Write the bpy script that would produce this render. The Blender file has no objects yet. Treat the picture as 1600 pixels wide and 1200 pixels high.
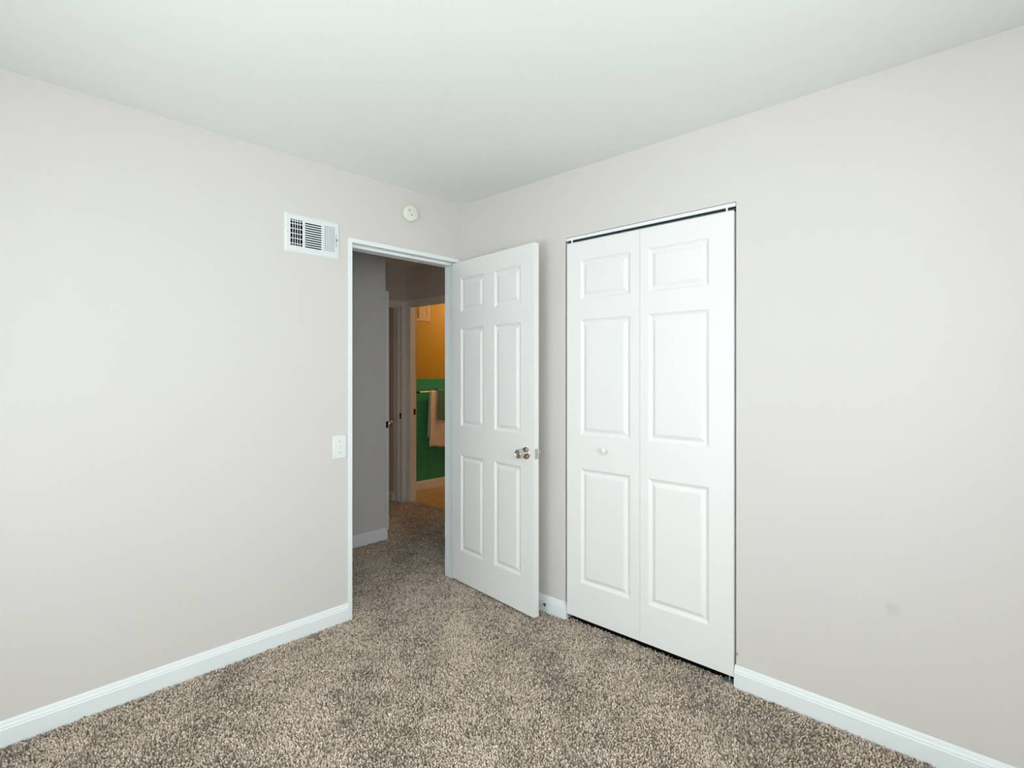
import bpy, math, random
import numpy as np
from mathutils import Vector, Matrix

S = bpy.context.scene
COL = S.collection
random.seed(7)

# ---------------------------------------------------------------- camera
CAM = (-2.3462, -2.6719, 1.344)
cam_data = bpy.data.cameras.new('camera')
cam_data.sensor_fit = 'HORIZONTAL'
cam_data.sensor_width = 36.0
cam_data.lens = 843.0 / 1600.0 * 36.0
cam_data.shift_y = -17.5 / 1600.0
cam_data.clip_start = 0.02
cam = bpy.data.objects.new('camera', cam_data)
COL.objects.link(cam)
cam.location = CAM
cam.rotation_euler = (math.radians(90), 0, math.radians(43.36 - 90))
S.camera = cam

# ---------------------------------------------------------------- world, lights, exposure
S.view_settings.view_transform = 'Standard'
S.view_settings.look = 'None'
S.view_settings.gamma = 1.0
S.view_settings.use_curve_mapping = False
S.view_settings.exposure = 0.06

world = bpy.data.worlds.new('world')
S.world = world
world.use_nodes = True
wbg = world.node_tree.nodes['Background']
wbg.inputs[0].default_value = (0.80, 0.90, 1.0, 1)
wbg.inputs[1].default_value = 1.0

ROOM_X0, ROOM_Y0, CEIL = -3.30, -3.75, 2.44
# the two windows behind the camera: (centre along wall, width, sill, head)
WIN_A = (-1.60, 1.80, 0.50, 1.95)      # in the wall x = ROOM_X0
WIN_B = (-1.75, 1.50, 0.90, 2.15)      # in the wall y = ROOM_Y0
LIGHT_A, LIGHT_B = 39.0, 44.0
FILL = 35.0  # strength of the added fill globe behind the camera
BATH_LAMP = 104.0


TILT = 14.0            # ground-reflected daylight comes in slightly upwards


def area(name, loc, rot, sx, sy, power, color):
    d = bpy.data.lights.new(name, 'AREA')
    d.shape = 'RECTANGLE'
    d.size, d.size_y = sx, sy
    d.energy = power
    d.color = color
    o = bpy.data.objects.new(name, d)
    COL.objects.link(o)
    o.location = loc
    o.rotation_euler = rot
    return o


DAY = (0.85, 0.955, 1.0)
area('daylight_window_a', (ROOM_X0 - 0.16, WIN_A[0], (WIN_A[2] + WIN_A[3]) / 2), (0, math.radians(-90 - TILT), 0),
     WIN_A[3] - WIN_A[2], WIN_A[1], LIGHT_A, DAY)
area('daylight_window_b', (WIN_B[0], ROOM_Y0 - 0.16, (WIN_B[2] + WIN_B[3]) / 2), (math.radians(90), 0, 0),
     WIN_B[1], WIN_B[3] - WIN_B[2], LIGHT_B, DAY)


# ---------------------------------------------------------------- materials
def new_mat(name):
    m = bpy.data.materials.new(name)
    m.use_nodes = True
    nt = m.node_tree
    return m, nt, nt.nodes['Principled BSDF']


def bump(nt, bsdf, scale, strength, dist=0.002, detail=3.0, stretch=None):
    tc = nt.nodes.new('ShaderNodeTexCoord')
    n = nt.nodes.new('ShaderNodeTexNoise')
    n.inputs['Scale'].default_value = scale
    n.inputs['Detail'].default_value = detail
    src = tc.outputs['Object']
    if stretch:
        mp = nt.nodes.new('ShaderNodeMapping')
        mp.inputs['Scale'].default_value = stretch
        nt.links.new(src, mp.inputs['Vector'])
        src = mp.outputs['Vector']
    nt.links.new(src, n.inputs['Vector'])
    b = nt.nodes.new('ShaderNodeBump')
    b.inputs['Strength'].default_value = strength
    b.inputs['Distance'].default_value = dist
    nt.links.new(n.outputs['Fac'], b.inputs['Height'])
    nt.links.new(b.outputs['Normal'], bsdf.inputs['Normal'])
    return n


def paint(name, color, rough=0.5, spec=0.35, bscale=160.0, bstr=0.08, metal=0.0, stretch=None):
    m, nt, b = new_mat(name)
    b.inputs['Base Color'].default_value = (*color, 1)
    b.inputs['Roughness'].default_value = rough
    b.inputs['Specular IOR Level'].default_value = spec
    b.inputs['Metallic'].default_value = metal
    if bstr > 0:
        bump(nt, b, bscale, bstr, stretch=stretch)
    return m


def wall_paint(name, color, marks=()):
    """matt-satin rolled paint; marks = small scuffs (x, y, z, radius, strength, colour)"""
    m, nt, b = new_mat(name)
    b.inputs['Roughness'].default_value = 0.55
    b.inputs['Specular IOR Level'].default_value = 0.3
    bump(nt, b, 120.0, 0.12, 0.0025, 4.0)
    geo = nt.nodes.new('ShaderNodeNewGeometry')
    last = None
    rgb = nt.nodes.new('ShaderNodeRGB')
    rgb.outputs[0].default_value = (*color, 1)
    last = rgb.outputs[0]
    for (x, y, z, r, s, c) in marks:
        d = nt.nodes.new('ShaderNodeVectorMath')
        d.operation = 'DISTANCE'
        d.inputs[1].default_value = (x, y, z)
        nt.links.new(geo.outputs['Position'], d.inputs[0])
        mr = nt.nodes.new('ShaderNodeMapRange')
        mr.interpolation_type = 'SMOOTHSTEP'
        mr.inputs['From Min'].default_value = r
        mr.inputs['From Max'].default_value = r * 0.2
        mr.inputs['To Min'].default_value = 0
        mr.inputs['To Max'].default_value = s
        nt.links.new(d.outputs['Value'], mr.inputs['Value'])
        mx = nt.nodes.new('ShaderNodeMix')
        mx.data_type = 'RGBA'
        nt.links.new(mr.outputs['Result'], mx.inputs['Factor'])
        nt.links.new(last, mx.inputs['A'])
        mx.inputs['B'].default_value = (*c, 1)
        last = mx.outputs['Result']
    nt.links.new(last, b.inputs['Base Color'])
    return m


WALL = (0.700, 0.658, 0.622)
M_WALL_L = wall_paint('greige_wall_paint', WALL, [(-1.817, 0, 0.232, 0.03, 0.35, (0.72, 0.69, 0.65))])
M_WALL_R = wall_paint('greige_wall_paint_scuffed', WALL, [
    (0, -1.784, 0.137, 0.009, 0.75, (0.22, 0.20, 0.18)),
    (0, -2.336, 0.493, 0.034, 0.20, (0.45, 0.43, 0.40)),
    (0, -2.328, 0.505, 0.022, 0.14, (0.45, 0.43, 0.40))])
M_WALL = wall_paint('greige_wall_paint_plain', WALL)
M_CEIL = paint('flat_ceiling_white', (0.875, 0.895, 0.865), 0.9, 0.1, 90, 0.10)
M_TRIM = paint('semi_gloss_trim_white', (0.845, 0.880, 0.875), 0.35, 0.45, 60, 0.03)
M_DOOR = paint('door_white', (0.855, 0.842, 0.820), 0.42, 0.4, 40, 0.05, stretch=(6, 6, 1))
M_PLASTIC = paint('white_plastic', (0.83, 0.84, 0.81), 0.35, 0.5, 10, 0.0)
M_CREAM = paint('aged_white_plastic', (0.80, 0.79, 0.70), 0.4, 0.5, 10, 0.0)
M_VENT = paint('white_enamelled_steel', (0.78, 0.80, 0.80), 0.4, 0.5, 10, 0.0)
M_VENT_OLD = paint('yellowed_enamelled_steel', (0.50, 0.40, 0.25), 0.45, 0.4, 10, 0.0)
M_DARK = paint('dark_duct', (0.012, 0.012, 0.012), 0.8, 0.1, 10, 0.0)
M_NICKEL = paint('satin_nickel', (0.62, 0.57, 0.50), 0.28, 0.5, 30, 0.02, metal=1.0)
M_STEEL = paint('galvanised_steel', (0.55, 0.58, 0.58), 0.4, 0.5, 30, 0.02, metal=1.0)
M_BRONZE = paint('dark_bronze', (0.10, 0.08, 0.06), 0.4, 0.5, 30, 0.02, metal=1.0)
M_BRASS = paint('aged_brass', (0.60, 0.45, 0.22), 0.3, 0.5, 30, 0.02, metal=1.0)
M_BRACKET = paint('zinc_bracket', (0.45, 0.52, 0.50), 0.4, 0.5, 30, 0.0, metal=0.7)
M_TRACK = paint('white_track_enamel', (0.86, 0.88, 0.89), 0.3, 0.5, 30, 0.0)
M_TRACK_IN = paint('track_lip_shade', (0.07, 0.075, 0.08), 0.5, 0.3, 30, 0.0)  # near black stands in for the shade up inside the track
M_CLOSET = paint('closet_wall_shade', (0.10, 0.09, 0.08), 0.8, 0.2, 60, 0.05)  # wall colour darkened to keep the gaps around the bifold in shade
M_SCREW = paint('screw_head', (0.45, 0.45, 0.44), 0.4, 0.5, 30, 0.0, metal=0.8)
M_HOLE = paint('sensor_hole', (0.10, 0.11, 0.11), 0.5, 0.3, 30, 0.0)
M_BATHWALL = paint('bathroom_yellow_paint', (0.45, 0.30, 0.045), 0.55, 0.3, 120, 0.08)
M_FLOOR_SHADE = paint('closet_floor_shade', (0.02, 0.018, 0.016), 0.8, 0.1, 60, 0.05)  # shade below the closed bifold, painted as a near-black floor
M_SUBFLOOR = paint('carpet_backing', (0.30, 0.25, 0.20), 0.95, 0.05, 200, 0.5)


def mat_carpet():
    m, nt, b = new_mat('twisted_frieze_yarn')
    at = nt.nodes.new('ShaderNodeAttribute')
    at.attribute_name = 'yarn'
    nt.links.new(at.outputs['Color'], b.inputs['Base Color'])
    b.inputs['Roughness'].default_value = 0.9
    b.inputs['Specular IOR Level'].default_value = 0.15
    b.inputs['Sheen Weight'].default_value = 0.15
    b.inputs['Sheen Roughness'].default_value = 0.6
    return m


M_CARPET = mat_carpet()


def mat_tile():
    m, nt, b = new_mat('green_ceramic_tile')
    tc = nt.nodes.new('ShaderNodeTexCoord')
    sep = nt.nodes.new('ShaderNodeSeparateXYZ')
    cmb = nt.nodes.new('ShaderNodeCombineXYZ')
    nt.links.new(tc.outputs['Object'], sep.inputs[0])
    nt.links.new(sep.outputs['X'], cmb.inputs['X'])
    nt.links.new(sep.outputs['Z'], cmb.inputs['Y'])
    br = nt.nodes.new('ShaderNodeTexBrick')
    br.offset = 0.0
    br.inputs['Color1'].default_value = (0.040, 0.36, 0.23, 1)
    br.inputs['Color2'].default_value = (0.046, 0.39, 0.25, 1)
    br.inputs['Mortar'].default_value = (0.12, 0.45, 0.31, 1)
    br.inputs['Scale'].default_value = 1.0
    br.inputs['Mortar Size'].default_value = 0.0018
    br.inputs['Brick Width'].default_value = 0.108
    br.inputs['Row Height'].default_value = 0.108
    nt.links.new(cmb.outputs[0], br.inputs['Vector'])
    nt.links.new(br.outputs['Color'], b.inputs['Base Color'])
    bp = nt.nodes.new('ShaderNodeBump')
    bp.inputs['Strength'].default_value = 0.4
    bp.inputs['Distance'].default_value = 0.002
    bp.invert = True
    nt.links.new(br.outputs['Fac'], bp.inputs['Height'])
    nt.links.new(bp.outputs['Normal'], b.inputs['Normal'])
    b.inputs['Roughness'].default_value = 0.25
    return m


M_TILE = mat_tile()


def mat_vinyl():
    m, nt, b = new_mat('tan_vinyl_floor')
    tc = nt.nodes.new('ShaderNodeTexCoord')
    n = nt.nodes.new('ShaderNodeTexNoise')
    n.inputs['Scale'].default_value = 9.0
    n.inputs['Detail'].default_value = 6.0
    nt.links.new(tc.outputs['Object'], n.inputs['Vector'])
    r = nt.nodes.new('ShaderNodeValToRGB')
    r.color_ramp.elements[0].position = 0.35
    r.color_ramp.elements[0].color = (0.46, 0.33, 0.18, 1)
    r.color_ramp.elements[1].position = 0.7
    r.color_ramp.elements[1].color = (0.60, 0.45, 0.26, 1)
    nt.links.new(n.outputs['Fac'], r.inputs['Fac'])
    nt.links.new(r.outputs['Color'], b.inputs['Base Color'])
    b.inputs['Roughness'].default_value = 0.4
    return m


M_VINYL = mat_vinyl()


def cloth(name, color):
    m, nt, b = new_mat(name)
    b.inputs['Base Color'].default_value = (*color, 1)
    b.inputs['Roughness'].default_value = 0.95
    b.inputs['Specular IOR Level'].default_value = 0.1
    bump(nt, b, 400, 0.5, 0.003)
    return m


M_TOWEL_W = cloth('white_terry', (0.80, 0.77, 0.72))
M_TOWEL_G = cloth('green_terry', (0.11, 0.27, 0.21))


def emission(name, color, strength):
    m = bpy.data.materials.new(name)
    m.use_nodes = True
    nt = m.node_tree
    nt.nodes.clear()
    e = nt.nodes.new('ShaderNodeEmission')
    e.inputs[0].default_value = (*color, 1)
    e.inputs[1].default_value = strength
    o = nt.nodes.new('ShaderNodeOutputMaterial')
    nt.links.new(e.outputs[0], o.inputs[0])
    return m


M_FILL = emission('fill_globe_glow', (0.88, 0.97, 1.0), FILL)  # glow of the added fill globe
M_BULB = emission('lit_warm_globe', (1.0, 0.60, 0.29), BATH_LAMP)


def mat_glass():
    m = bpy.data.materials.new('window_glass')
    m.use_nodes = True
    nt = m.node_tree
    nt.nodes.clear()
    t = nt.nodes.new('ShaderNodeBsdfTransparent')
    g = nt.nodes.new('ShaderNodeBsdfGlossy')
    g.inputs['Roughness'].default_value = 0.02
    f = nt.nodes.new('ShaderNodeFresnel')
    f.inputs[0].default_value = 1.3
    mx = nt.nodes.new('ShaderNodeMixShader')
    o = nt.nodes.new('ShaderNodeOutputMaterial')
    nt.links.new(f.outputs[0], mx.inputs[0])
    nt.links.new(t.outputs[0], mx.inputs[1])
    nt.links.new(g.outputs[0], mx.inputs[2])
    nt.links.new(mx.outputs[0], o.inputs[0])
    return m


M_GLASS = mat_glass()


# ---------------------------------------------------------------- mesh helpers
class MB:
    """collects vertices and faces; build() links them as ONE mesh object"""

    def __init__(self):
        self.v, self.f = [], []

    def quad(self, a, b, c, d):
        i = len(self.v)
        self.v += [a, b, c, d]
        self.f.append((i, i + 1, i + 2, i + 3))
        return self

    def box(self, x0, x1, y0, y1, z0, z1):
        i = len(self.v)
        self.v += [(x0, y0, z0), (x1, y0, z0), (x1, y1, z0), (x0, y1, z0),
                   (x0, y0, z1), (x1, y0, z1), (x1, y1, z1), (x0, y1, z1)]
        for q in ((0, 3, 2, 1), (4, 5, 6, 7), (0, 1, 5, 4), (1, 2, 6, 5), (2, 3, 7, 6), (3, 0, 4, 7)):
            self.f.append(tuple(i + k for k in q))
        return self

    def loops(self, rings, closed=True, cap0=False, cap1=False):
        n = len(rings[0])
        b = len(self.v)
        for r in rings:
            self.v += [tuple(p) for p in r]
        for k in range(len(rings) - 1):
            for j in range(n if closed else n - 1):
                j2 = (j + 1) % n
                self.f.append((b + k * n + j, b + k * n + j2, b + (k + 1) * n + j2, b + (k + 1) * n + j))
        if cap0:
            self.f.append(tuple(b + j for j in reversed(range(n))))
        if cap1:
            e = b + (len(rings) - 1) * n
            self.f.append(tuple(e + j for j in range(n)))
        return self

    def lathe(self, profile, origin, axis, n=32):
        """profile = [(radius, distance along axis)]"""
        a = Vector(axis).normalized()
        u = a.orthogonal().normalized()
        w = a.cross(u)
        o = Vector(origin)
        rings = []
        for r, h in profile:
            rings.append([o + a * h + (u * math.cos(2 * math.pi * k / n) + w * math.sin(2 * math.pi * k / n)) * max(r, 1e-5)
                          for k in range(n)])
        return self.loops(rings, True, True, True)

    def tube(self, path, r, n=12):
        pts = [Vector(p) for p in path]
        rings = []
        for i, p in enumerate(pts):
            t = (pts[min(i + 1, len(pts) - 1)] - pts[max(i - 1, 0)]).normalized()
            u = t.cross(Vector((0, 0, 1)))
            if u.length < 1e-4:
                u = t.cross(Vector((1, 0, 0)))
            u.normalize()
            w = t.cross(u)
            rings.append([p + (u * math.cos(2 * math.pi * k / n) + w * math.sin(2 * math.pi * k / n)) * r for k in range(n)])
        return self.loops(rings, True, True, True)

    def sweep(self, profile, a, b, out):
        """profile [(projection, height)] extruded from point a to b; `out` = horizontal outward direction"""
        A, B, O = Vector(a), Vector(b), Vector(out)
        ra = [A + O * p + Vector((0, 0, h)) for p, h in profile]
        rb = [B + O * p + Vector((0, 0, h)) for p, h in profile]
        return self.loops([ra, rb], True, True, True)

    def build(self, name, mat, parent=None, bevel=0.0, smooth=False, seg=2, matrix=None):
        me = bpy.data.meshes.new(name)
        vs = self.v
        if matrix is not None:
            vs = [tuple(matrix @ Vector(p)) for p in vs]
        me.from_pydata([tuple(p) for p in vs], [], self.f)
        me.validate()
        import bmesh
        bm = bmesh.new()
        bm.from_mesh(me)
        bmesh.ops.remove_doubles(bm, verts=bm.verts, dist=1e-6)
        bmesh.ops.recalc_face_normals(bm, faces=bm.faces)
        bm.to_mesh(me)
        bm.free()
        if smooth:
            for p in me.polygons:
                p.use_smooth = True
            me.set_sharp_from_angle(angle=math.radians(35))
        me.materials.append(mat)
        o = bpy.data.objects.new(name, me)
        COL.objects.link(o)
        if parent is not None:
            o.parent = parent
            o.matrix_parent_inverse = Matrix.Translation(parent.location).inverted()
        if bevel > 0:
            md = o.modifiers.new('bevel', 'BEVEL')
            md.width = bevel
            md.segments = seg
            md.limit_method = 'ANGLE'
            md.angle_limit = math.radians(40)
            md.harden_normals = False
        return o


def tag(o, label=None, cat=None, group=None, kind=None):
    if label:
        o['label'] = label
    if cat:
        o['category'] = cat
    if group:
        o['group'] = group
    if kind:
        o['kind'] = kind
    return o


def empty(name, loc):
    o = bpy.data.objects.new(name, None)
    o.empty_display_size = 0.05
    COL.objects.link(o)
    o.location = loc
    return o


def wall_slab(axis, c0, c1, u0, u1, z0, z1, holes=()):
    """wall of thickness c0..c1 across `axis`, running u0..u1, with through holes (ua, ub, za, zb)"""
    mb = MB()
    us = sorted({u0, u1, *[min(max(h[0], u0), u1) for h in holes], *[min(max(h[1], u0), u1) for h in holes]})
    zs = sorted({z0, z1, *[min(max(h[2], z0), z1) for h in holes], *[min(max(h[3], z0), z1) for h in holes]})
    nu, nz = len(us) - 1, len(zs) - 1

    def solid(i, k):
        if i < 0 or k < 0 or i >= nu or k >= nz:
            return False
        um, zm = (us[i] + us[i + 1]) / 2, (zs[k] + zs[k + 1]) / 2
        return not any(h[0] < um < h[1] and h[2] < zm < h[3] for h in holes)

    def P(u, c, z):
        return (u, c, z) if axis == 'y' else (c, u, z)

    for i in range(nu):
        for k in range(nz):
            if not solid(i, k):
                continue
            a, b, lo, hi = us[i], us[i + 1], zs[k], zs[k + 1]
            for c in (c0, c1):
                mb.quad(P(a, c, lo), P(b, c, lo), P(b, c, hi), P(a, c, hi))
            if not solid(i - 1, k):
                mb.quad(P(a, c0, lo), P(a, c1, lo), P(a, c1, hi), P(a, c0, hi))
            if not solid(i + 1, k):
                mb.quad(P(b, c0, lo), P(b, c1, lo), P(b, c1, hi), P(b, c0, hi))
            if not solid(i, k - 1):
                mb.quad(P(a, c0, lo), P(b, c0, lo), P(b, c1, lo), P(a, c1, lo))
            if not solid(i, k + 1):
                mb.quad(P(a, c0, hi), P(b, c0, hi), P(b, c1, hi), P(a, c1, hi))
    return mb


def struct(o, label, cat):
    return tag(o, label, cat, kind='structure')


# ---------------------------------------------------------------- room shell
FZ = -0.008
VENT = (-1.171, -0.872, 1.952, 2.150)
OPEN_L = (-0.805, -0.024, FZ - 0.01, 2.064)          # passage doorway
CLOSET = (-1.781, -0.858, FZ - 0.01, 2.080)

struct(MB().box(ROOM_X0 - 0.2, 1.04, ROOM_Y0 - 0.2, 4.2, FZ - 0.12, FZ).build('floor', M_SUBFLOOR),
       'flat floor under the brown carpet', 'floor')
struct(MB().box(ROOM_X0 - 0.2, 2.9, ROOM_Y0 - 0.2, 4.2, CEIL, CEIL + 0.1).build('ceiling', M_CEIL),
       'smooth white ceiling over the bedroom and hall', 'ceiling')
struct(wall_slab('y', 0, 0.11, ROOM_X0, 1.0, FZ, CEIL,
                 [OPEN_L, (VENT[0] + 0.022, VENT[1] - 0.022, VENT[2] + 0.022, VENT[3] - 0.022)]).build('wall_left', M_WALL_L),
       'greige wall with the open doorway, vent and light switch', 'wall')
struct(wall_slab('x', 0, 0.11, ROOM_Y0, 0, FZ, CEIL, [CLOSET]).build('wall_right', M_WALL_R),
       'greige wall holding the white bifold closet doors', 'wall')
wa = (WIN_A[0] - WIN_A[1] / 2, WIN_A[0] + WIN_A[1] / 2, WIN_A[2], WIN_A[3])
wb = (WIN_B[0] - WIN_B[1] / 2, WIN_B[0] + WIN_B[1] / 2, WIN_B[2], WIN_B[3])
struct(wall_slab('x', ROOM_X0 - 0.11, ROOM_X0, ROOM_Y0 - 0.11, 0.11, FZ, CEIL, [wa]).build('wall_west', M_WALL),
       'greige bedroom wall with a window, behind the camera at left', 'wall')
struct(wall_slab('y', ROOM_Y0 - 0.11, ROOM_Y0, ROOM_X0, 0.11, FZ, CEIL, [wb]).build('wall_south', M_WALL),
       'greige bedroom wall with a window, behind the camera at right', 'wall')
# closet interior behind the bifold
mb = MB()
mb.box(0.75, 0.80, -2.05, -0.55, FZ, CEIL).box(0.11, 0.75, -0.60, -0.55, FZ, CEIL).box(0.11, 0.75, -2.05, -2.0, FZ, CEIL)
struct(mb.build('wall_closet', M_CLOSET), 'inner walls of the closet behind the bifold doors, darkened as shade', 'wall')

struct(MB().box(0.030, 0.75, -2.0, -0.6, FZ, FZ + 0.002).build('floor_closet', M_FLOOR_SHADE), 'closet floor under the bifold doors, shade painted in near black', 'floor')

# hall beyond the doorway
HALL_Y, HCX = 1.07, 0.124
struct(wall_slab('y', HALL_Y, HALL_Y + 0.11, -2.3, HCX, FZ, CEIL).build('wall_hall', M_WALL),
       'greige hall wall facing the open bedroom doorway', 'wall')
struct(wall_slab('x', HCX - 0.11, HCX, HALL_Y + 0.11, 2.016, FZ, CEIL).build('wall_hall_side', M_WALL),
       'greige hall wall behind the opened far door', 'wall')
struct(wall_slab('x', -2.41, -2.3, 0.11, HALL_Y + 0.11, FZ, CEIL).build('wall_hall_west', M_WALL),
       'greige wall closing the hall out of sight at left', 'wall')
END = (0.185, 0.945)
struct(wall_slab('y', 2.016, 2.126, HCX - 0.11, 1.0, FZ, CEIL,
                 [(END[0] - 0.012, END[1] + 0.012, FZ - 0.01, 2.047)]).build('wall_hall_end', M_WALL),
       'greige wall at the far end of the hall above its doorway', 'wall')
BATH = (1.20, 1.955)
struct(wall_slab('x', 1.0, 1.08, 0.0, 4.0, FZ, CEIL,
                 [(BATH[0] - 0.012, BATH[1] + 0.012, FZ - 0.01, 2.047)]).build('wall_hall_right', M_WALL),
       'greige hall wall holding the doorway to the lit bathroom', 'wall')
# dim room beyond the far hall doorway
struct(wall_slab('x', 0.926, 0.999, 2.126, 4.0, FZ, CEIL).build('wall_far_room', M_WALL),
       'grey wall inside the dark room at the end of the hall', 'wall')
mb = MB()
mb.box(-1.0, 1.0, 4.0, 4.1, FZ, CEIL).box(-1.1, -1.0, 2.126, 4.1, FZ, CEIL).box(-1.0, 0.038, 2.016, 2.126, FZ, CEIL)
struct(mb.build('wall_far_room_back', M_WALL), 'outer walls of the dark room at the end of the hall', 'wall')

# bathroom
BY = 2.36
struct(MB().box(1.04, 2.8, 0.7, BY + 0.1, -0.12, 0.002).build('floor_bathroom', M_VINYL),
       'tan vinyl bathroom floor past the doorway', 'floor')
struct(wall_slab('y', BY, BY + 0.1, 1.08, 2.8, 0, CEIL).build('wall_bathroom_back', M_BATHWALL),
       'yellow bathroom wall lit by a warm lamp above green tile', 'wall')
mb = MB()
mb.box(2.7, 2.8, 0.7, BY, 0, CEIL).box(1.08, 2.8, 0.6, 0.7, 0, CEIL)
struct(mb.build('wall_bathroom_side', M_BATHWALL), 'bathroom side walls hidden behind the open door', 'wall')
struct(MB().box(1.08, 2.7, BY - 0.010, BY, 0.0, 1.274).build('trim_1', M_TILE, bevel=0.003),
       'green square ceramic tile on the lower bathroom wall', 'tile')
mb = MB()
mb.sweep([(0, 0), (0.016, 0), (0.016, 0.085), (0.010, 0.10), (0, 0.10)], (1.08, BY - 0.010, 0), (2.7, BY - 0.010, 0), (0, -1, 0))
struct(mb.build('baseboard_bathroom', M_TRIM), 'white baseboard under the green bathroom tile', 'baseboard')
struct(MB().loops([[(1.0, y, 0.0), (1.012, y, 0.009), (1.036, y, 0.011), (1.052, y, 0.003), (1.052, y, -0.006), (1.0, y, -0.006)]
                   for y in (BATH[0], BATH[1])], True, True, True).build('trim_2', M_STEEL, smooth=True),
       'metal threshold strip between hall carpet and bathroom floor', 'threshold')


# ---------------------------------------------------------------- carpet pile
def carpet():
    rng = np.random.default_rng(3)
    pts = []

    def patch(x0, x1, y0, y1, sx=0.0073, sy=0.0079):
        nx, ny = max(1, int((x1 - x0) / sx)), max(1, int((y1 - y0) / sy))
        gx, gy = np.meshgrid(x0 + (np.arange(nx) + 0.5) * (x1 - x0) / nx, y0 + (np.arange(ny) + 0.5) * (y1 - y0) / ny)
        p = np.stack([gx.ravel(), gy.ravel()], 1)
        p += rng.uniform(-0.36, 0.36, p.shape) * np.array([sx, sy])
        pts.append(p)

    e = 0.017
    patch(-3.0 + e, -e, -3.2, -e)
    patch(ROOM_X0 + e, -3.0 + e, -3.2, -e, 0.014, 0.014)
    patch(ROOM_X0 + e, -e, ROOM_Y0 + e, -3.2, 0.014, 0.014)
    patch(-e, 0.030, -1.772, -0.872)
    patch(-0.785, -0.056, -e, 0.126)
    patch(-1.2, 0.985, 0.11 + 0.016, HALL_Y - e)
    patch(HCX + 0.005, 0.985, HALL_Y - e, 2.0)
    patch(1.0 - 0.016, 1.0, BATH[0], BATH[1])
    patch(0.2, 0.93, 2.0, 2.126)
    patch(0.05, 0.905, 2.13, 2.8, 0.012, 0.012)
    P = np.concatenate(pts)
    n = len(P)
    ph = rng.uniform(0, 6.28, 24)
    x, y = P[:, 0], P[:, 1]

    def field(k):
        f = np.zeros(n)
        for j in range(6):
            a = ph[(k * 6 + j) % 24] * 1.7
            w = 9.0 + 6.5 * j
            f += np.sin((x * math.cos(a) + y * math.sin(a)) * w + ph[(k * 7 + j * 3) % 24]) / (1 + 0.28 * j)
        return f / 2.2

    lx = 0.0030 * field(0) + rng.normal(0, 0.0021, n)
    ly = 0.0030 * field(1) + rng.normal(0, 0.0021, n)
    lay = field(2)
    h = 0.0105 + 0.0018 * lay * 0.5 + rng.normal(0, 0.0020, n)
    rr = 0.0041 * rng.uniform(0.82, 1.2, n)
    rot = rng.uniform(0, 6.28, n)
    V = np.zeros((n, 9, 3), np.float32)
    for k in range(4):
        a = rot + k * math.pi / 2
        V[:, k, 0] = x + rr * 0.75 * np.cos(a)
        V[:, k, 1] = y + rr * 0.75 * np.sin(a)
        V[:, k, 2] = FZ - 0.001
        a2 = a + 0.7
        V[:, 4 + k, 0] = x + lx * 0.65 + rr * np.cos(a2)
        V[:, 4 + k, 1] = y + ly * 0.65 + rr * np.sin(a2)
        V[:, 4 + k, 2] = FZ + h * 0.62
    V[:, 8, 0] = x + lx
    V[:, 8, 1] = y + ly
    V[:, 8, 2] = FZ + h
    base = (np.arange(n) * 9)[:, None]
    quads = []
    tris = []
    for k in range(4):
        k2 = (k + 1) % 4
        quads.append(np.stack([np.full(n, k), np.full(n, k2), np.full(n, 4 + k2), np.full(n, 4 + k)], 1) + base)
        tris.append(np.stack([np.full(n, 4 + k), np.full(n, 4 + k2), np.full(n, 8)], 1) + base)
    Q = np.concatenate(quads).astype(np.int32)
    T = np.concatenate(tris).astype(np.int32)
    loops = np.concatenate([Q.ravel(), T.ravel()])
    starts = np.concatenate([np.arange(len(Q)) * 4, len(Q) * 4 + np.arange(len(T)) * 3]).astype(np.int32)
    me = bpy.data.meshes.new('carpet')
    me.vertices.add(n * 9)
    me.vertices.foreach_set('co', V.ravel())
    me.loops.add(len(loops))
    me.loops.foreach_set('vertex_index', loops)
    me.polygons.add(len(starts))
    me.polygons.foreach_set('loop_start', starts)
    me.polygons.foreach_set('use_smooth', np.ones(len(starts), bool))
    me.update(calc_edges=True)
    # two-tone yarn: each tuft its own shade, pile-lay light and dark painted in patches
    t = np.clip(0.53 + 0.15 * lay + rng.normal(0, 0.30, n), 0, 1)[:, None]
    dark = np.array([0.165, 0.124, 0.092])
    light = np.array([0.800, 0.660, 0.530])
    c = dark + (light - dark) * t
    c = np.concatenate([c, np.ones((n, 1))], 1).astype(np.float32)
    C9 = np.repeat(c[:, None, :], 9, axis=1)
    at = me.attributes.new('yarn', 'FLOAT_COLOR', 'POINT')
    at.data.foreach_set('color', C9.ravel())
    me.materials.append(M_CARPET)
    o = bpy.data.objects.new('carpet', me)
    COL.objects.link(o)
    tag(o, 'mottled taupe frieze carpet pile covering the bedroom and hall floor', 'carpet', kind='stuff')


carpet()

# ---------------------------------------------------------------- baseboards
BASE = [(0, FZ), (0.013, FZ), (0.013, 0.060), (0.0108, 0.0645), (0.0108, 0.069), (0.0078, 0.075), (0.0055, 0.084), (0.0035, 0.089), (0, 0.090)]


def baseboard(name, runs, label):
    mb = MB()
    for a, b, out in runs:
        mb.sweep(BASE, (*a, 0), (*b, 0), (*out, 0))
    return struct(mb.build(name, M_TRIM), label, 'baseboard')


baseboard('baseboard_left', [((ROOM_X0, 0), (-0.8235, 0), (0, -1))], 'white baseboard along the left wall up to the doorway')
mb = MB()
mb.sweep(BASE, (0, -0.014, 0), (0, -0.858, 0), (-1, 0, 0))
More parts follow.
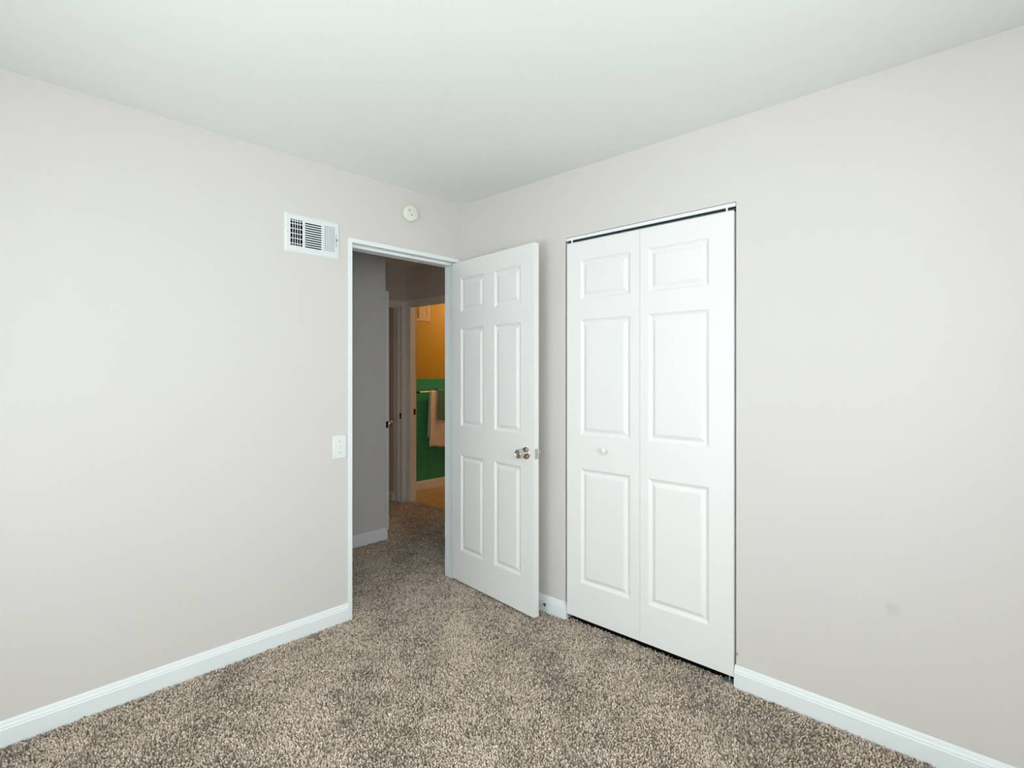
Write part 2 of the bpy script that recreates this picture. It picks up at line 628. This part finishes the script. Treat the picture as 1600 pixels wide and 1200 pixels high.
# wraps the drywall corner into the closet opening
mb.sweep(BASE, (-0.013, -0.858, 0), (0.006, -0.858, 0), (0, -1, 0))
struct(mb.build('baseboard_corner', M_TRIM), 'short white baseboard between the open door and closet', 'baseboard')
baseboard('baseboard_right', [((0, -1.776), (0, ROOM_Y0), (-1, 0))], 'white baseboard along the right wall past the closet')
baseboard('baseboard_west', [((ROOM_X0, 0), (ROOM_X0, ROOM_Y0), (1, 0))], 'white baseboard behind the camera under the side window')
baseboard('baseboard_south', [((ROOM_X0, ROOM_Y0), (0, ROOM_Y0), (0, 1))], 'white baseboard behind the camera under the rear window')
mb = MB()
mb.sweep(BASE, (-2.3, HALL_Y, 0), (HCX, HALL_Y, 0), (0, -1, 0))
mb.sweep(BASE, (HCX, HALL_Y - 0.013, 0), (HCX, 2.0, 0), (1, 0, 0))
struct(mb.build('baseboard_hall', M_TRIM), 'white baseboard on the hall wall seen through the doorway', 'baseboard')
baseboard('baseboard_far_room', [((0.926, 2.13), (0.926, 4.0), (-1, 0))], 'white baseboard inside the dark room at the hall end')

# ---------------------------------------------------------------- door frames
def frame_y(name, xa, xb, y0, y1, head, face, stop_at, label, right_wall=None):
    """frame lining an opening in a wall across y: jambs, head, stop, flat faces on the y0 side (towards -y) and y1 side"""
    mb = MB()
    jt = 0.011                                        # lining thickness
    z0 = FZ
    for s, xj in ((-1, xa), (1, xb)):
        mb.box(min(xj, xj + s * jt), max(xj, xj + s * jt), y0 - 0.004, y1 + 0.004, z0, head + jt)
        xs = xj - s * 0.014
        mb.box(min(xs, xj), max(xs, xj), stop_at[0], stop_at[1], z0, head)
        fw = face
        if right_wall is not None and s == 1:
            fw = min(face, right_wall - xb)
        mb.box(min(xj, xj + s * fw), max(xj, xj + s * fw), y0 - 0.009, y0, z0, head + face)
        mb.box(min(xj, xj + s * face), max(xj, xj + s * face), y1, y1 + 0.009, z0, head + face)
    mb.box(xa, xb, y0 - 0.004, y1 + 0.004, head, head + jt)
    mb.box(xa, xb, stop_at[0], stop_at[1], head - 0.015, head)
    mb.box(xa, xb, y0 - 0.009, y0, head, head + face)
    mb.box(xa, xb, y1, y1 + 0.009, head, head + face)
    return struct(mb.build(name, M_TRIM, bevel=0.0012, seg=1), label, 'door frame')


frame1 = frame_y('trim_3', -0.7985, -0.030, 0.0, 0.11, 2.0585, 0.0235, (0.040, 0.116), 'narrow white metal frame around the open bedroom doorway', right_wall=-0.009)
# small strike dent on the left jamb
MB().box(-0.7992, -0.7965, 0.008, 0.034, 0.868, 0.928).build('strike_plate', M_NICKEL, frame1, bevel=0.001)

frame2 = frame_y('trim_4', END[0], END[1], 2.016, 2.126, 2.036, 0.05, (2.058, 2.130), 'white frame around the far doorway at the hall end', right_wall=0.996)
MB().box(END[1] - 0.0025, END[1] + 0.001, 2.020, 2.048, 0.865, 0.925).build('strike_plate', M_BRONZE, frame2, bevel=0.001)


def frame_x(name, ya, yb, x0, x1, head, face, stop_at, label):
    mb = MB()
    jt = 0.011
    for s, yj in ((-1, ya), (1, yb)):
        mb.box(x0 - 0.004, x1 + 0.004, min(yj, yj + s * jt), max(yj, yj + s * jt), FZ, head + jt)
        ys = yj - s * 0.012
        mb.box(stop_at[0], stop_at[1], min(ys, yj), max(ys, yj), FZ, head)
        mb.box(x0 - 0.010, x0, min(yj, yj + s * face), max(yj, yj + s * face), FZ, head + face)
        mb.box(x1, x1 + 0.009, min(yj, yj + s * face), max(yj, yj + s * face), FZ, head + face)
    mb.box(x0 - 0.004, x1 + 0.004, ya, yb, head, head + jt)
    mb.box(stop_at[0], stop_at[1], ya, yb, head - 0.012, head)
    mb.box(x0 - 0.010, x0, ya, yb, head, head + face)
    mb.box(x1, x1 + 0.009, ya, yb, head, head + face)
    return struct(mb.build(name, M_TRIM, bevel=0.0025, seg=2), label, 'door frame')


frame3 = frame_x('trim_5', BATH[0], BATH[1], 1.0, 1.08, 2.036, 0.055, (1.0, 1.045), 'white frame around the lit bathroom doorway')
MB().box(1.050, 1.078, BATH[1] - 0.003, BATH[1] + 0.001, 0.905, 0.965).build('strike_plate', M_BRONZE, frame3, bevel=0.001)


# ---------------------------------------------------------------- moulded panel doors
def panel_leaf(w, h, t, panels, back=True):
    """door slab in local coords: x 0..w, y 0 (front, facing -y) .. t, z 0..h; panels (x0, x1, z0, z1)"""
    mb = MB()
    xs = sorted({0, w, *[p[0] for p in panels], *[p[1] for p in panels]})
    zs = sorted({0, h, *[p[2] for p in panels], *[p[3] for p in panels]})

    def is_panel(i, k):
        xm, zm = (xs[i] + xs[i + 1]) / 2, (zs[k] + zs[k + 1]) / 2
        return any(p[0] < xm < p[1] and p[2] < zm < p[3] for p in panels)

    prof = [(0.0, 0.0), (0.0012, 0.0018), (0.006, 0.0048), (0.012, 0.0078), (0.0165, 0.0092), (0.0190, 0.0090),
            (0.034, 0.0024), (0.0365, 0.0012), (0.0385, 0.0010)]
    for side in ((0, 1), (t, -1)) if back else ((0, 1),):
        y0, sg = side
        for i in range(len(xs) - 1):
            for k in range(len(zs) - 1):
                if is_panel(i, k):
                    continue
                mb.quad((xs[i], y0, zs[k]), (xs[i + 1], y0, zs[k]), (xs[i + 1], y0, zs[k + 1]), (xs[i], y0, zs[k + 1]))
        for (a, b, c, d) in panels:
            rings = []
            for ins, dep in prof:
                y = y0 + sg * dep
                rings.append([(a + ins, y, c + ins), (b - ins, y, c + ins), (b - ins, y, d - ins), (a + ins, y, d - ins)])
            # subdivided outer ring is not needed: neighbours share the straight edges
            mb.loops(rings, True, False, True)
    if not back:
        mb.quad((0, t, 0), (w, t, 0), (w, t, h), (0, t, h))
    mb.quad((0, 0, 0), (0, t, 0), (0, t, h), (0, 0, h))
    mb.quad((w, 0, 0), (w, t, 0), (w, t, h), (w, 0, h))
    mb.quad((0, 0, 0), (w, 0, 0), (w, t, 0), (0, t, 0))
    mb.quad((0, 0, h), (w, 0, h), (w, t, h), (0, t, h))
    return mb


# ---- open passage door. front face (hall side) runs from HNG to FREE
FREE = Vector((-0.1437, -0.7557, 0))
HNG = Vector((-0.0700, 0.0090, 0))
dirv = (FREE - HNG)
LW = dirv.length
dirv.normalize()
nrm = Vector((-dirv.y, dirv.x, 0))           # points to +x (towards the right wall)
DZ = 0.018
M_LEAF = Matrix(((dirv.x, nrm.x, 0, HNG.x), (dirv.y, nrm.y, 0, HNG.y), (0, 0, 1, DZ), (0, 0, 0, 1)))
cols = [(0.094, 0.328), (0.430, 0.660)]
rows = [(0.214, 0.824), (1.006, 1.625), (1.731, 1.942)]
pp = [(a, b, c - DZ, d - DZ) for a, b in cols for c, d in rows]
door1 = empty('door_1', (HNG.x, HNG.y, DZ))
struct(door1, 'white six panel door standing open beside the corner', 'door')
panel_leaf(LW, 2.050 - DZ, 0.035, pp).build('door_leaf', M_DOOR, door1, matrix=M_LEAF)
KNOB = [(0.0, 0.0), (0.0335, 0.0), (0.0335, 0.003), (0.031, 0.006), (0.026, 0.008), (0.0145, 0.010), (0.0135, 0.022), (0.0165, 0.028),
        (0.0225, 0.033), (0.0255, 0.040), (0.0262, 0.050), (0.0255, 0.060), (0.0235, 0.065), (0.0205, 0.0665), (0.0185, 0.0655), (0.0165, 0.0625), (0.006, 0.0615),
        (0.0055, 0.0635), (0.0, 0.0635)]
ks, kz = LW - 0.062, 0.903
kp = HNG + dirv * ks + Vector((0, 0, kz))
k = MB().lathe(KNOB, kp, -nrm, 40).build('door_knob', M_NICKEL, door1, smooth=True)
tag(k, 'satin nickel knob on the near face')
k = MB().lathe([(r, d * 0.9) for r, d in KNOB], kp + nrm * 0.035, nrm, 40).build('door_knob', M_NICKEL, door1, smooth=True)
tag(k, 'satin nickel knob on the wall side face')
c = HNG + dirv * LW + nrm * 0.0175 + Vector((0, 0, kz))
ML = Matrix(((dirv.x, nrm.x, 0, c.x), (dirv.y, nrm.y, 0, c.y), (0, 0, 1, c.z), (0, 0, 0, 1)))
lp = MB().box(-0.001, 0.0015, -0.0125, 0.0125, -0.0285, 0.0285).build('latch_plate', M_NICKEL, door1, bevel=0.0006, matrix=ML)
tag(lp, 'nickel latch plate on the door edge')
lb = MB().loops([[(0.001, -0.006, z), (0.011, -0.006, z), (0.001, 0.007, z)] for z in (-0.0075, 0.0075)], True, True, True)
lb.build('latch_bolt', M_STEEL, lp, matrix=ML)

# ---- bifold closet doors
DX = -0.006
YL0, YL1, YS = -0.8735, -1.7725, -1.3195
BZ0, BZ1 = 0.036, 2.0435
door2 = empty('door_2', (DX, (YL0 + YL1) / 2, BZ0))
struct(door2, 'white paneled bifold closet doors, closed, in the right wall', 'door')
MBF = lambda y: Matrix(((0, 1, 0, DX), (-1, 0, 0, y), (0, 0, 1, BZ0), (0, 0, 0, 1)))   # local x -> -y, local y -> +x
rws = [(0.226, 0.835), (1.014, 1.626), (1.733, 1.942)]
la = panel_leaf(abs(YS - YL0) - 0.0008, BZ1 - BZ0, 0.034, [(-0.9655 - YL0 and (YL0 + 0.9645), YL0 + 1.2645, a - BZ0, b - BZ0) for a, b in rws])
leafa = la.build('door_leaf', M_DOOR, door2, matrix=MBF(YL0), bevel=0.0012, seg=2)
tag(leafa, 'left leaf with the small white knob')
lb_ = panel_leaf(abs(YL1 - YS) - 0.0008, BZ1 - BZ0, 0.034, [(YS + 1.3645, YS + 1.6620, a - BZ0, b - BZ0) for a, b in rws])
leafb = lb_.build('door_leaf', M_DOOR, door2, matrix=MBF(YS - 0.0008), bevel=0.0012, seg=2)
tag(leafb, 'right leaf without a knob')
kn = MB().lathe([(0.0, -0.001), (0.0105, -0.001), (0.009, 0.004), (0.0085, 0.009), (0.013, 0.014), (0.0165, 0.019), (0.0165, 0.0235), (0.0135, 0.027), (0.007, 0.029), (0, 0.0292)],
                (DX, -1.120, 0.946), (-1, 0, 0), 32).build('door_knob', M_PLASTIC, leafa, smooth=True)
tag(kn, 'small round white knob')
for yy in (YL0 - 0.030, YL1 + 0.032):
    MB().lathe([(0.0, 0), (0.0045, 0), (0.0045, 0.026), (0, 0.026)], (DX + 0.007, yy, BZ1 - 0.004), (0, 0, 1), 12).build('pivot_pin', M_PLASTIC, door2)

# ---- track over the bifold
trk = empty('closet_track', (0.02, -1.32, 2.056))
tag(trk, 'white metal bifold track at the head of the closet opening', 'track')
MB().box(0.002, 0.0035, CLOSET[0] + 0.003, CLOSET[1] - 0.003, 2.0615, 2.0775).box(0.0035, 0.036, CLOSET[0] + 0.003, CLOSET[1] - 0.003, 2.0755, 2.0775) \
    .box(0.0345, 0.036, CLOSET[0] + 0.003, CLOSET[1] - 0.003, 2.0575, 2.0755).build('track_channel', M_TRACK, trk)
MB().box(0.0036, 0.0170, CLOSET[0] + 0.004, CLOSET[1] - 0.004, 2.0590, 2.0625).box(0.0215, 0.0344, CLOSET[0] + 0.004, CLOSET[1] - 0.004, 2.0590, 2.0625) \
    .build('track_lip', M_TRACK_IN, trk)

br = empty('floor_bracket', (0.012, -1.748, 0.0))
tag(br, 'small metal pivot bracket on the carpet under the closet door corner', 'bracket')
MB().box(-0.010, 0.034, -1.775, -1.722, FZ + 0.0, 0.0055).build('base_plate', M_BRACKET, br, bevel=0.001)
MB().box(-0.006, 0.030, -1.7755, -1.7735, 0.004, 0.034).build('side_tab', M_BRACKET, br)
MB().lathe([(0.0, 0), (0.004, 0), (0.004, 0.032), (0, 0.032)], (0.020, -1.745, 0.004), (0, 0, 1), 12).build('pivot_pin', M_STEEL, br)

# ---- far hall door, opened against the hall side wall
d3 = empty('door_3', (0.2485, 2.0, 0.016))
struct(d3, 'far hall door seen edge on, opened against the hall wall', 'door')
p3 = [(a, b, c - 0.016, d - 0.016) for a, b in ((0.10, 0.33), (0.43, 0.66)) for c, d in rows]
# local x runs from the hinge (y = 1.992) to -y ; front faces +x
M3 = Matrix(((0, -1, 0, 0.266), (-1, 0, 0, 1.992), (0, 0, 1, 0.016), (0, 0, 0, 1)))
panel_leaf(0.760, 2.016, 0.035, p3).build('door_leaf', M_DOOR, d3, matrix=M3)
MB().lathe(KNOB, (0.266, 1.296, 0.905), (1, 0, 0), 28).build('door_knob', M_NICKEL, d3, smooth=True)
MB().box(0.2365, 0.2605, 1.2305, 1.2330, 0.877, 0.934).build('latch_plate', M_BRONZE, d3, bevel=0.0006)


# ---------------------------------------------------------------- wall registers
def register(name, x0, x1, z0, z1, y, windows, lever_x, label, depth=0.07, mat=None):
    """stamped register on a wall facing -y; windows = (xa, xb, kind)"""
    mat = mat or M_VENT
    zc0, zc1 = z0 + 0.034, z1 - 0.032
    root = empty(name, ((x0 + x1) / 2, y, z0))
    tag(root, label, 'vent')
    mb = MB()
    yf = y - 0.0075
    # bevelled flange
    o = [(x0, y - 0.0005, z0), (x1, y - 0.0005, z0), (x1, y - 0.0005, z1), (x0, y - 0.0005, z1)]
    m_ = [(x0 + .001, y - 0.003, z0 + .001), (x1 - .001, y - 0.003, z0 + .001), (x1 - .001, y - 0.003, z1 - .001), (x0 + .001, y - 0.003, z1 - .001)]
    i_ = [(x0 + .010, yf, z0 + .010), (x1 - .010, yf, z0 + .010), (x1 - .010, yf, z1 - .010), (x0 + .010, yf, z1 - .010)]
    mb.loops([o, m_, i_], True)
    xs = sorted({x0 + .010, x1 - .010, *[w[0] for w in windows], *[w[1] for w in windows], lever_x - .0015, lever_x + .0015})
    zs = sorted({z0 + .010, z1 - .010, zc0, zc1, (z0 + z1) / 2 - .034, (z0 + z1) / 2 + .034})
    for i in range(len(xs) - 1):
        for k in range(len(zs) - 1):
            xm, zm = (xs[i] + xs[i + 1]) / 2, (zs[k] + zs[k + 1]) / 2
            if any(w[0] < xm < w[1] for w in windows) and zc0 < zm < zc1:
                continue
            if abs(xm - lever_x) < .0015 and abs(zm - (z0 + z1) / 2) < .034:
                continue
            mb.quad((xs[i], yf, zs[k]), (xs[i + 1], yf, zs[k]), (xs[i + 1], yf, zs[k + 1]), (xs[i], yf, zs[k + 1]))
    fr = mb.build('register_frame', mat, root)
    sd = fr.modifiers.new('thick', 'SOLIDIFY')
    sd.thickness = 0.0012
    sd.offset = -1
    # dark boot behind the louvers
    bx0, bx1, bz0, bz1 = x0 + .023, x1 - .023, z0 + .023, z1 - .023
    mb = MB()
    for a in (0,):
        mb.quad((bx0, y + depth, bz0), (bx1, y + depth, bz0), (bx1, y + depth, bz1), (bx0, y + depth, bz1))
        mb.quad((bx0, yf + .002, bz0), (bx0, y + depth, bz0), (bx0, y + depth, bz1), (bx0, yf + .002, bz1))
        mb.quad((bx1, yf + .002, bz0), (bx1, y + depth, bz0), (bx1, y + depth, bz1), (bx1, yf + .002, bz1))
        mb.quad((bx0, yf + .002, bz0), (bx1, yf + .002, bz0), (bx1, y + depth, bz0), (bx0, y + depth, bz0))
        mb.quad((bx0, yf + .002, bz1), (bx1, yf + .002, bz1), (bx1, y + depth, bz1), (bx0, y + depth, bz1))
    mb.build('duct_boot', M_DARK, root)
    for (xa, xb, kind) in windows:
        w = xb - xa
        if kind == 'grid':                      # slim upright blades with crossbars behind
            n = 5
            for j in range(1, n):
                xc = xa + w * j / n
                MB().box(xc - .0013, xc + .0013, yf - .0002, yf + .0025, zc0, zc1).build('louver', mat, root)
            bars = MB()
            hh = zc1 - zc0
            for zc in (0.09, 0.285, 0.47, 0.655, 0.84, 0.955):
                bars.box(xa, xb, yf + .0030, yf + .0045, zc0 + hh * zc - .0021, zc0 + hh * zc + .0021)
            bars.build('crossbar', mat, root)
        elif kind == 'slots':
            n = 11
            p = (zc1 - zc0) / n
            for j in range(1, n + 1):
                z = zc0 + p * j
                MB().loops([[(x, yf, z), (x, yf, z - p * .48), (x, yf + .006, z - p * .40), (x, yf + .008, z + p * .1)] for x in (xa, xb)], True, True, True) \
                    .build('louver', mat, root)
        elif kind == 'bars':
            n = 5
            p = (zc1 - zc0) / n
            for j in range(1, n):
                z = zc0 + p * j
                MB().box(xa, xb, yf, yf + .004, z - p * .14, z + p * .14).build('louver', mat, root)
        else:                                    # upright blades turned shut towards us
            n = 5
            p = w / n
            for j in range(n):
                xc = xa + p * j
                MB().loops([[(xc, yf + .0002, z), (xc + p * 0.98, yf + .0034, z), (xc + p * 0.98, yf + .0046, z), (xc, yf + .0014, z)] for z in (zc0, zc1)], True, True, True) \
                    .build('louver', mat, root)
    zc = (z0 + z1) / 2
    lv = MB().box(lever_x - .001, lever_x + .001, yf - .010, yf + .004, zc - .004, zc + .004).box(lever_x + .001, lever_x + .007, yf - .010, yf - .008, zc - .004, zc + .004)
    tag(lv.build('damper_lever', M_SCREW, root), 'grey damper lever in a slot')
    MB().lathe([(0, 0), (.003, 0), (.0022, .0016), (0, .002)], (x0 + .015, yf + .0003, zc), (0, -1, 0), 12).build('screw', M_SCREW, root)
    MB().lathe([(0, 0), (.003, 0), (.0022, .0016), (0, .002)], (x1 - .0125, yf + .0003, zc + .055), (0, -1, 0), 12).build('screw', mat, root)
    return root


register("air_vent", *VENT, 0.0, [(-1.142, -1.080, "grid"), (-1.066, -0.9775, "slots"), (-0.966, -0.905, "shut")], -0.8945,
         "white louvered air vent high on the left wall beside the doorway")
register('air_vent', 1.290, 1.582, 1.935, 2.140, BY, [(1.330, 1.374, 'bars'), (1.382, 1.420, 'bars'), (1.440, 1.535, 'shut')], 1.552,
         'small vent on the yellow bathroom wall above the towels', depth=0.06, mat=M_VENT_OLD)

# ---------------------------------------------------------------- smoke detector, switch, door stop
sx, sz = -0.418, 2.297
det = empty('smoke_detector', (sx, 0, sz))
tag(det, 'round off white smoke detector above the doorway', 'smoke detector')
MB().lathe([(0, 0), (0.044, 0), (0.044, 0.004), (0.0, 0.004)], (sx, 0, sz), (0, -1, 0), 40).build('mounting_plate', M_CREAM, det, smooth=True)
body = MB().lathe([(0, 0.003), (0.0495, 0.003), (0.0505, 0.006), (0.0495, 0.022), (0.0475, 0.028), (0.043, 0.032), (0.036, 0.0335), (0.012, 0.0345), (0, 0.0345)], (sx, 0, sz), (0, -1, 0), 48) \
    .build('detector_body', M_CREAM, det, smooth=True)
for dx, dz in ((-0.020, 0.012), (-0.003, -0.014)):
    MB().lathe([(0, 0.0325), (0.0045, 0.0325), (0.0040, 0.0352), (0, 0.0352)], (sx + dx, 0, sz + dz), (0, -1, 0), 16).build('sensor_hole', M_HOLE, det, smooth=True)
MB().lathe([(0, 0.0325), (0.0022, 0.0325), (0.0018, 0.0350), (0, 0.0350)], (sx - 0.027, 0, sz - 0.026), (0, -1, 0), 12).build('indicator_light', M_SCREW, det)

swx, swz = -0.8725, 0.945
sw = empty('light_switch', (swx, 0, swz))
tag(sw, 'white toggle light switch on the wall left of the doorway', 'light switch')
mb = MB()
w2, h2 = 0.0385, 0.062
rings = []
for ins, dep in ((0, 0), (0, 0.0035), (0.0012, 0.0055), (0.004, 0.0068), (0.008, 0.0072)):
    rings.append([(swx - w2 + ins, -dep, swz - h2 + ins), (swx + w2 - ins, -dep, swz - h2 + ins), (swx + w2 - ins, -dep, swz + h2 - ins), (swx - w2 + ins, -dep, swz + h2 - ins)])
mb.loops(rings, True, True, True)
mb.build('switch_plate', M_PLASTIC, sw, smooth=True)
tg = MB().loops([[(swx - .0048, -.006, swz - .012), (swx + .0048, -.006, swz - .012), (swx + .0048, -.006, swz + .012), (swx - .0048, -.006, swz + .012)],
                 [(swx - .004, -.0078, swz - .010), (swx + .004, -.0078, swz - .010), (swx + .004, -.0078, swz + .010), (swx - .004, -.0078, swz + .010)],
                 [(swx - .0035, -.019, swz + .006), (swx + .0035, -.019, swz + .006), (swx + .0035, -.017, swz + .013), (swx - .0035, -.017, swz + .013)]], True, True, True)
tg.build('toggle', M_PLASTIC, sw, bevel=0.0006)
for dz in (0.030, -0.030):
    MB().lathe([(0, .0068), (.0034, .0068), (.0028, .0084), (0, .0088)], (swx, 0, swz + dz), (0, -1, 0), 14).build('screw', M_SCREW, sw)

ds = empty('door_stop', (-0.013, -0.722, 0.040))
tag(ds, 'small rod door stop on the baseboard behind the open door', 'door stop')
MB().lathe([(0, 0), (0.0085, 0), (0.0085, 0.004), (0.005, 0.008), (0, 0.008)], (-0.0128, -0.722, 0.040), (-1, 0, 0), 20).build('base', M_BRONZE, ds, smooth=True)
MB().lathe([(0, 0), (0.0032, 0), (0.0032, 0.062), (0, 0.062)], (-0.019, -0.722, 0.040), (-1, 0, -0.05), 14).build('rod', M_STEEL, ds, smooth=True)
MB().lathe([(0, 0), (0.006, 0), (0.006, 0.010), (0.004, 0.013), (0, 0.013)], (-0.0808, -0.722, 0.037), (-1, 0, 0), 16).build('tip', M_PLASTIC, ds, smooth=True)

# ---------------------------------------------------------------- bathroom towel bar and towels
TBY, TBZ = 2.290, 1.124
tb = empty('towel_bar', (1.70, BY, TBZ))
tag(tb, 'brass towel bar on the green bathroom tile', 'towel bar')
for x in (1.362, 2.12):
    MB().lathe([(0, 0), (0.020, 0), (0.020, 0.004), (0.012, 0.010), (0.010, 0.050), (0.014, 0.056), (0.014, 0.082), (0.009, 0.086), (0, 0.086)], (x, BY - 0.010, TBZ), (0, -1, 0), 20) \
        .build('bar_post', M_BRONZE, tb, smooth=True)
MB().tube([(1.362, TBY - 0.005, TBZ), (2.12, TBY - 0.005, TBZ)], 0.0075, 14).build('bar', M_BRASS, tb, smooth=True)


def towel(name, x0, x1, zf, zb, r, mat, label, flare, waves, thick, cat='towel', amp=0.010):
    """cloth folded over the bar: front drop to zf, back drop to zb"""
    NX = 40
    path = []
    n1 = 26
    for i in range(n1):
        path.append((-r, zb + (TBZ - zb) * i / (n1 - 1), 1))
    for i in range(1, 9):
        a = math.pi * i / 9
        path.append((-r * math.cos(a), TBZ + r * math.sin(a), 0))
    for i in range(n1):
        path.append((r, TBZ + (zf - TBZ) * i / (n1 - 1), 2))
    mb = MB()
    rings = []
    for (d, z, side) in path:
        row = []
        dropf = max(0.0, (TBZ - z) / max(0.01, TBZ - zf))
        for j in range(NX + 1):
            u = j / NX
            x = x0 + (x1 - x0) * u
            x += (u - 0.5) * 2 * flare * dropf * 0.6 - flare * dropf * 0.4
            wv = amp * min(1, dropf * 1.6) * (math.sin(u * waves * 6.28 + 0.8) + 0.4 * math.sin(u * waves * 15.1 + 2 * z)) if side == 2 else 0
            zz = z + (0.012 * math.sin(u * 9 + 1) * dropf if side == 2 else 0)
            yv = TBY - 0.005 - d - (wv + amp * 1.1 * min(1, dropf * 1.6) if side == 2 else 0)
            row.append((x, yv, zz))
        rings.append(row)
    mb.loops(rings, False)
    o = mb.build(name, mat, smooth=True)
    sd = o.modifiers.new('thick', 'SOLIDIFY')
    sd.thickness = thick
    sd.offset = 0
    return tag(o, label, cat)


towel('bath_towel', 1.528, 2.02, 0.485, 0.60, 0.0125, M_TOWEL_W, 'long white bath towel hanging over the brass bar', 0.035, 2.6, 0.006, amp=0.0075)
towel('hand_towel', 1.622, 1.93, 0.795, 0.85, 0.0330, M_TOWEL_G, 'small green towel layered over the white bath towel', 0.012, 1.2, 0.006, amp=0.004)

# warm globe light in the bathroom, out of sight behind the open door
BLX, BLY = 2.32, 1.72
bl = empty('bathroom_light', (BLX, BLY, CEIL))
tag(bl, 'lit warm globe lamp on the bathroom ceiling', 'lamp')
MB().lathe([(0, 0), (0.06, 0), (0.055, 0.015), (0.02, 0.025), (0.02, 0.13), (0, 0.13)], (BLX, BLY, CEIL), (0, 0, -1), 24).build('canopy', M_BRASS, bl, smooth=True)
mb = MB()
mb.lathe([(0.07 * math.sin(math.pi * i / 16), 0.19 - 0.07 * math.cos(math.pi * i / 16)) for i in range(17)], (BLX, BLY, CEIL), (0, 0, -1), 24)
mb.build('globe', M_BULB, bl, smooth=True)

# ---------------------------------------------------------------- windows and added fill globe behind the camera
def window(name, axis, c0, c1, u0, u1, z0, z1, label):
    root = empty(name, (((c0 + c1) / 2 if axis == 'x' else (u0 + u1) / 2), ((u0 + u1) / 2 if axis == 'x' else (c0 + c1) / 2), z0))
    struct(root, label, 'window')

    def bx(mb, ua, ub, ca, cb, za, zb):
        return mb.box(ca, cb, ua, ub, za, zb) if axis == 'x' else mb.box(ua, ub, ca, cb, za, zb)
    m = (c0 + c1) / 2
    fr = MB()
    for a, b in ((u0, u0 + .05), (u1 - .05, u1), ((u0 + u1) / 2 - .025, (u0 + u1) / 2 + .025)):
        bx(fr, a, b, m - .03, m + .03, z0, z1)
    for a, b in ((z0, z0 + .05), (z1 - .05, z1)):
        bx(fr, u0 + .05, u1 - .05, m - .03, m + .03, a, b)
    fr.build('window_frame', M_TRIM, root)
    bx(MB(), u0 + .05, u1 - .05, m - .002, m + .002, z0 + .05, z1 - .05).build('pane', M_GLASS, root)


window('window_1', 'x', ROOM_X0 - .11, ROOM_X0, *wa, 'white framed window in the side wall behind the camera')
window('window_2', 'y', ROOM_Y0 - .11, ROOM_Y0, *wb, 'white framed window in the rear wall behind the camera')

LX, LY = -2.85, -3.15
fl = empty('fill_globe', (LX, LY, 0))  # unseen fill light, added to brighten the walls and ceiling
tag(fl, 'added fill light globe on a stand behind the camera', 'lamp')
MB().lathe([(0, FZ), (0.14, FZ), (0.14, 0.012), (0.13, 0.02), (0.02, 0.03), (0, 0.03)], (LX, LY, 0), (0, 0, 1), 32).build('stand_base', M_NICKEL, fl, smooth=True)
MB().tube([(LX, LY, 0.03), (LX, LY, 1.10)], 0.011, 14).build('pole', M_NICKEL, fl, smooth=True)
mb = MB()
mb.lathe([(0.17 * math.sin(math.pi * i / 20), 1.25 - 0.17 * math.cos(math.pi * i / 20)) for i in range(21)], (LX, LY, 0), (0, 0, 1), 36)
mb.build('globe', M_FILL, fl, smooth=True)
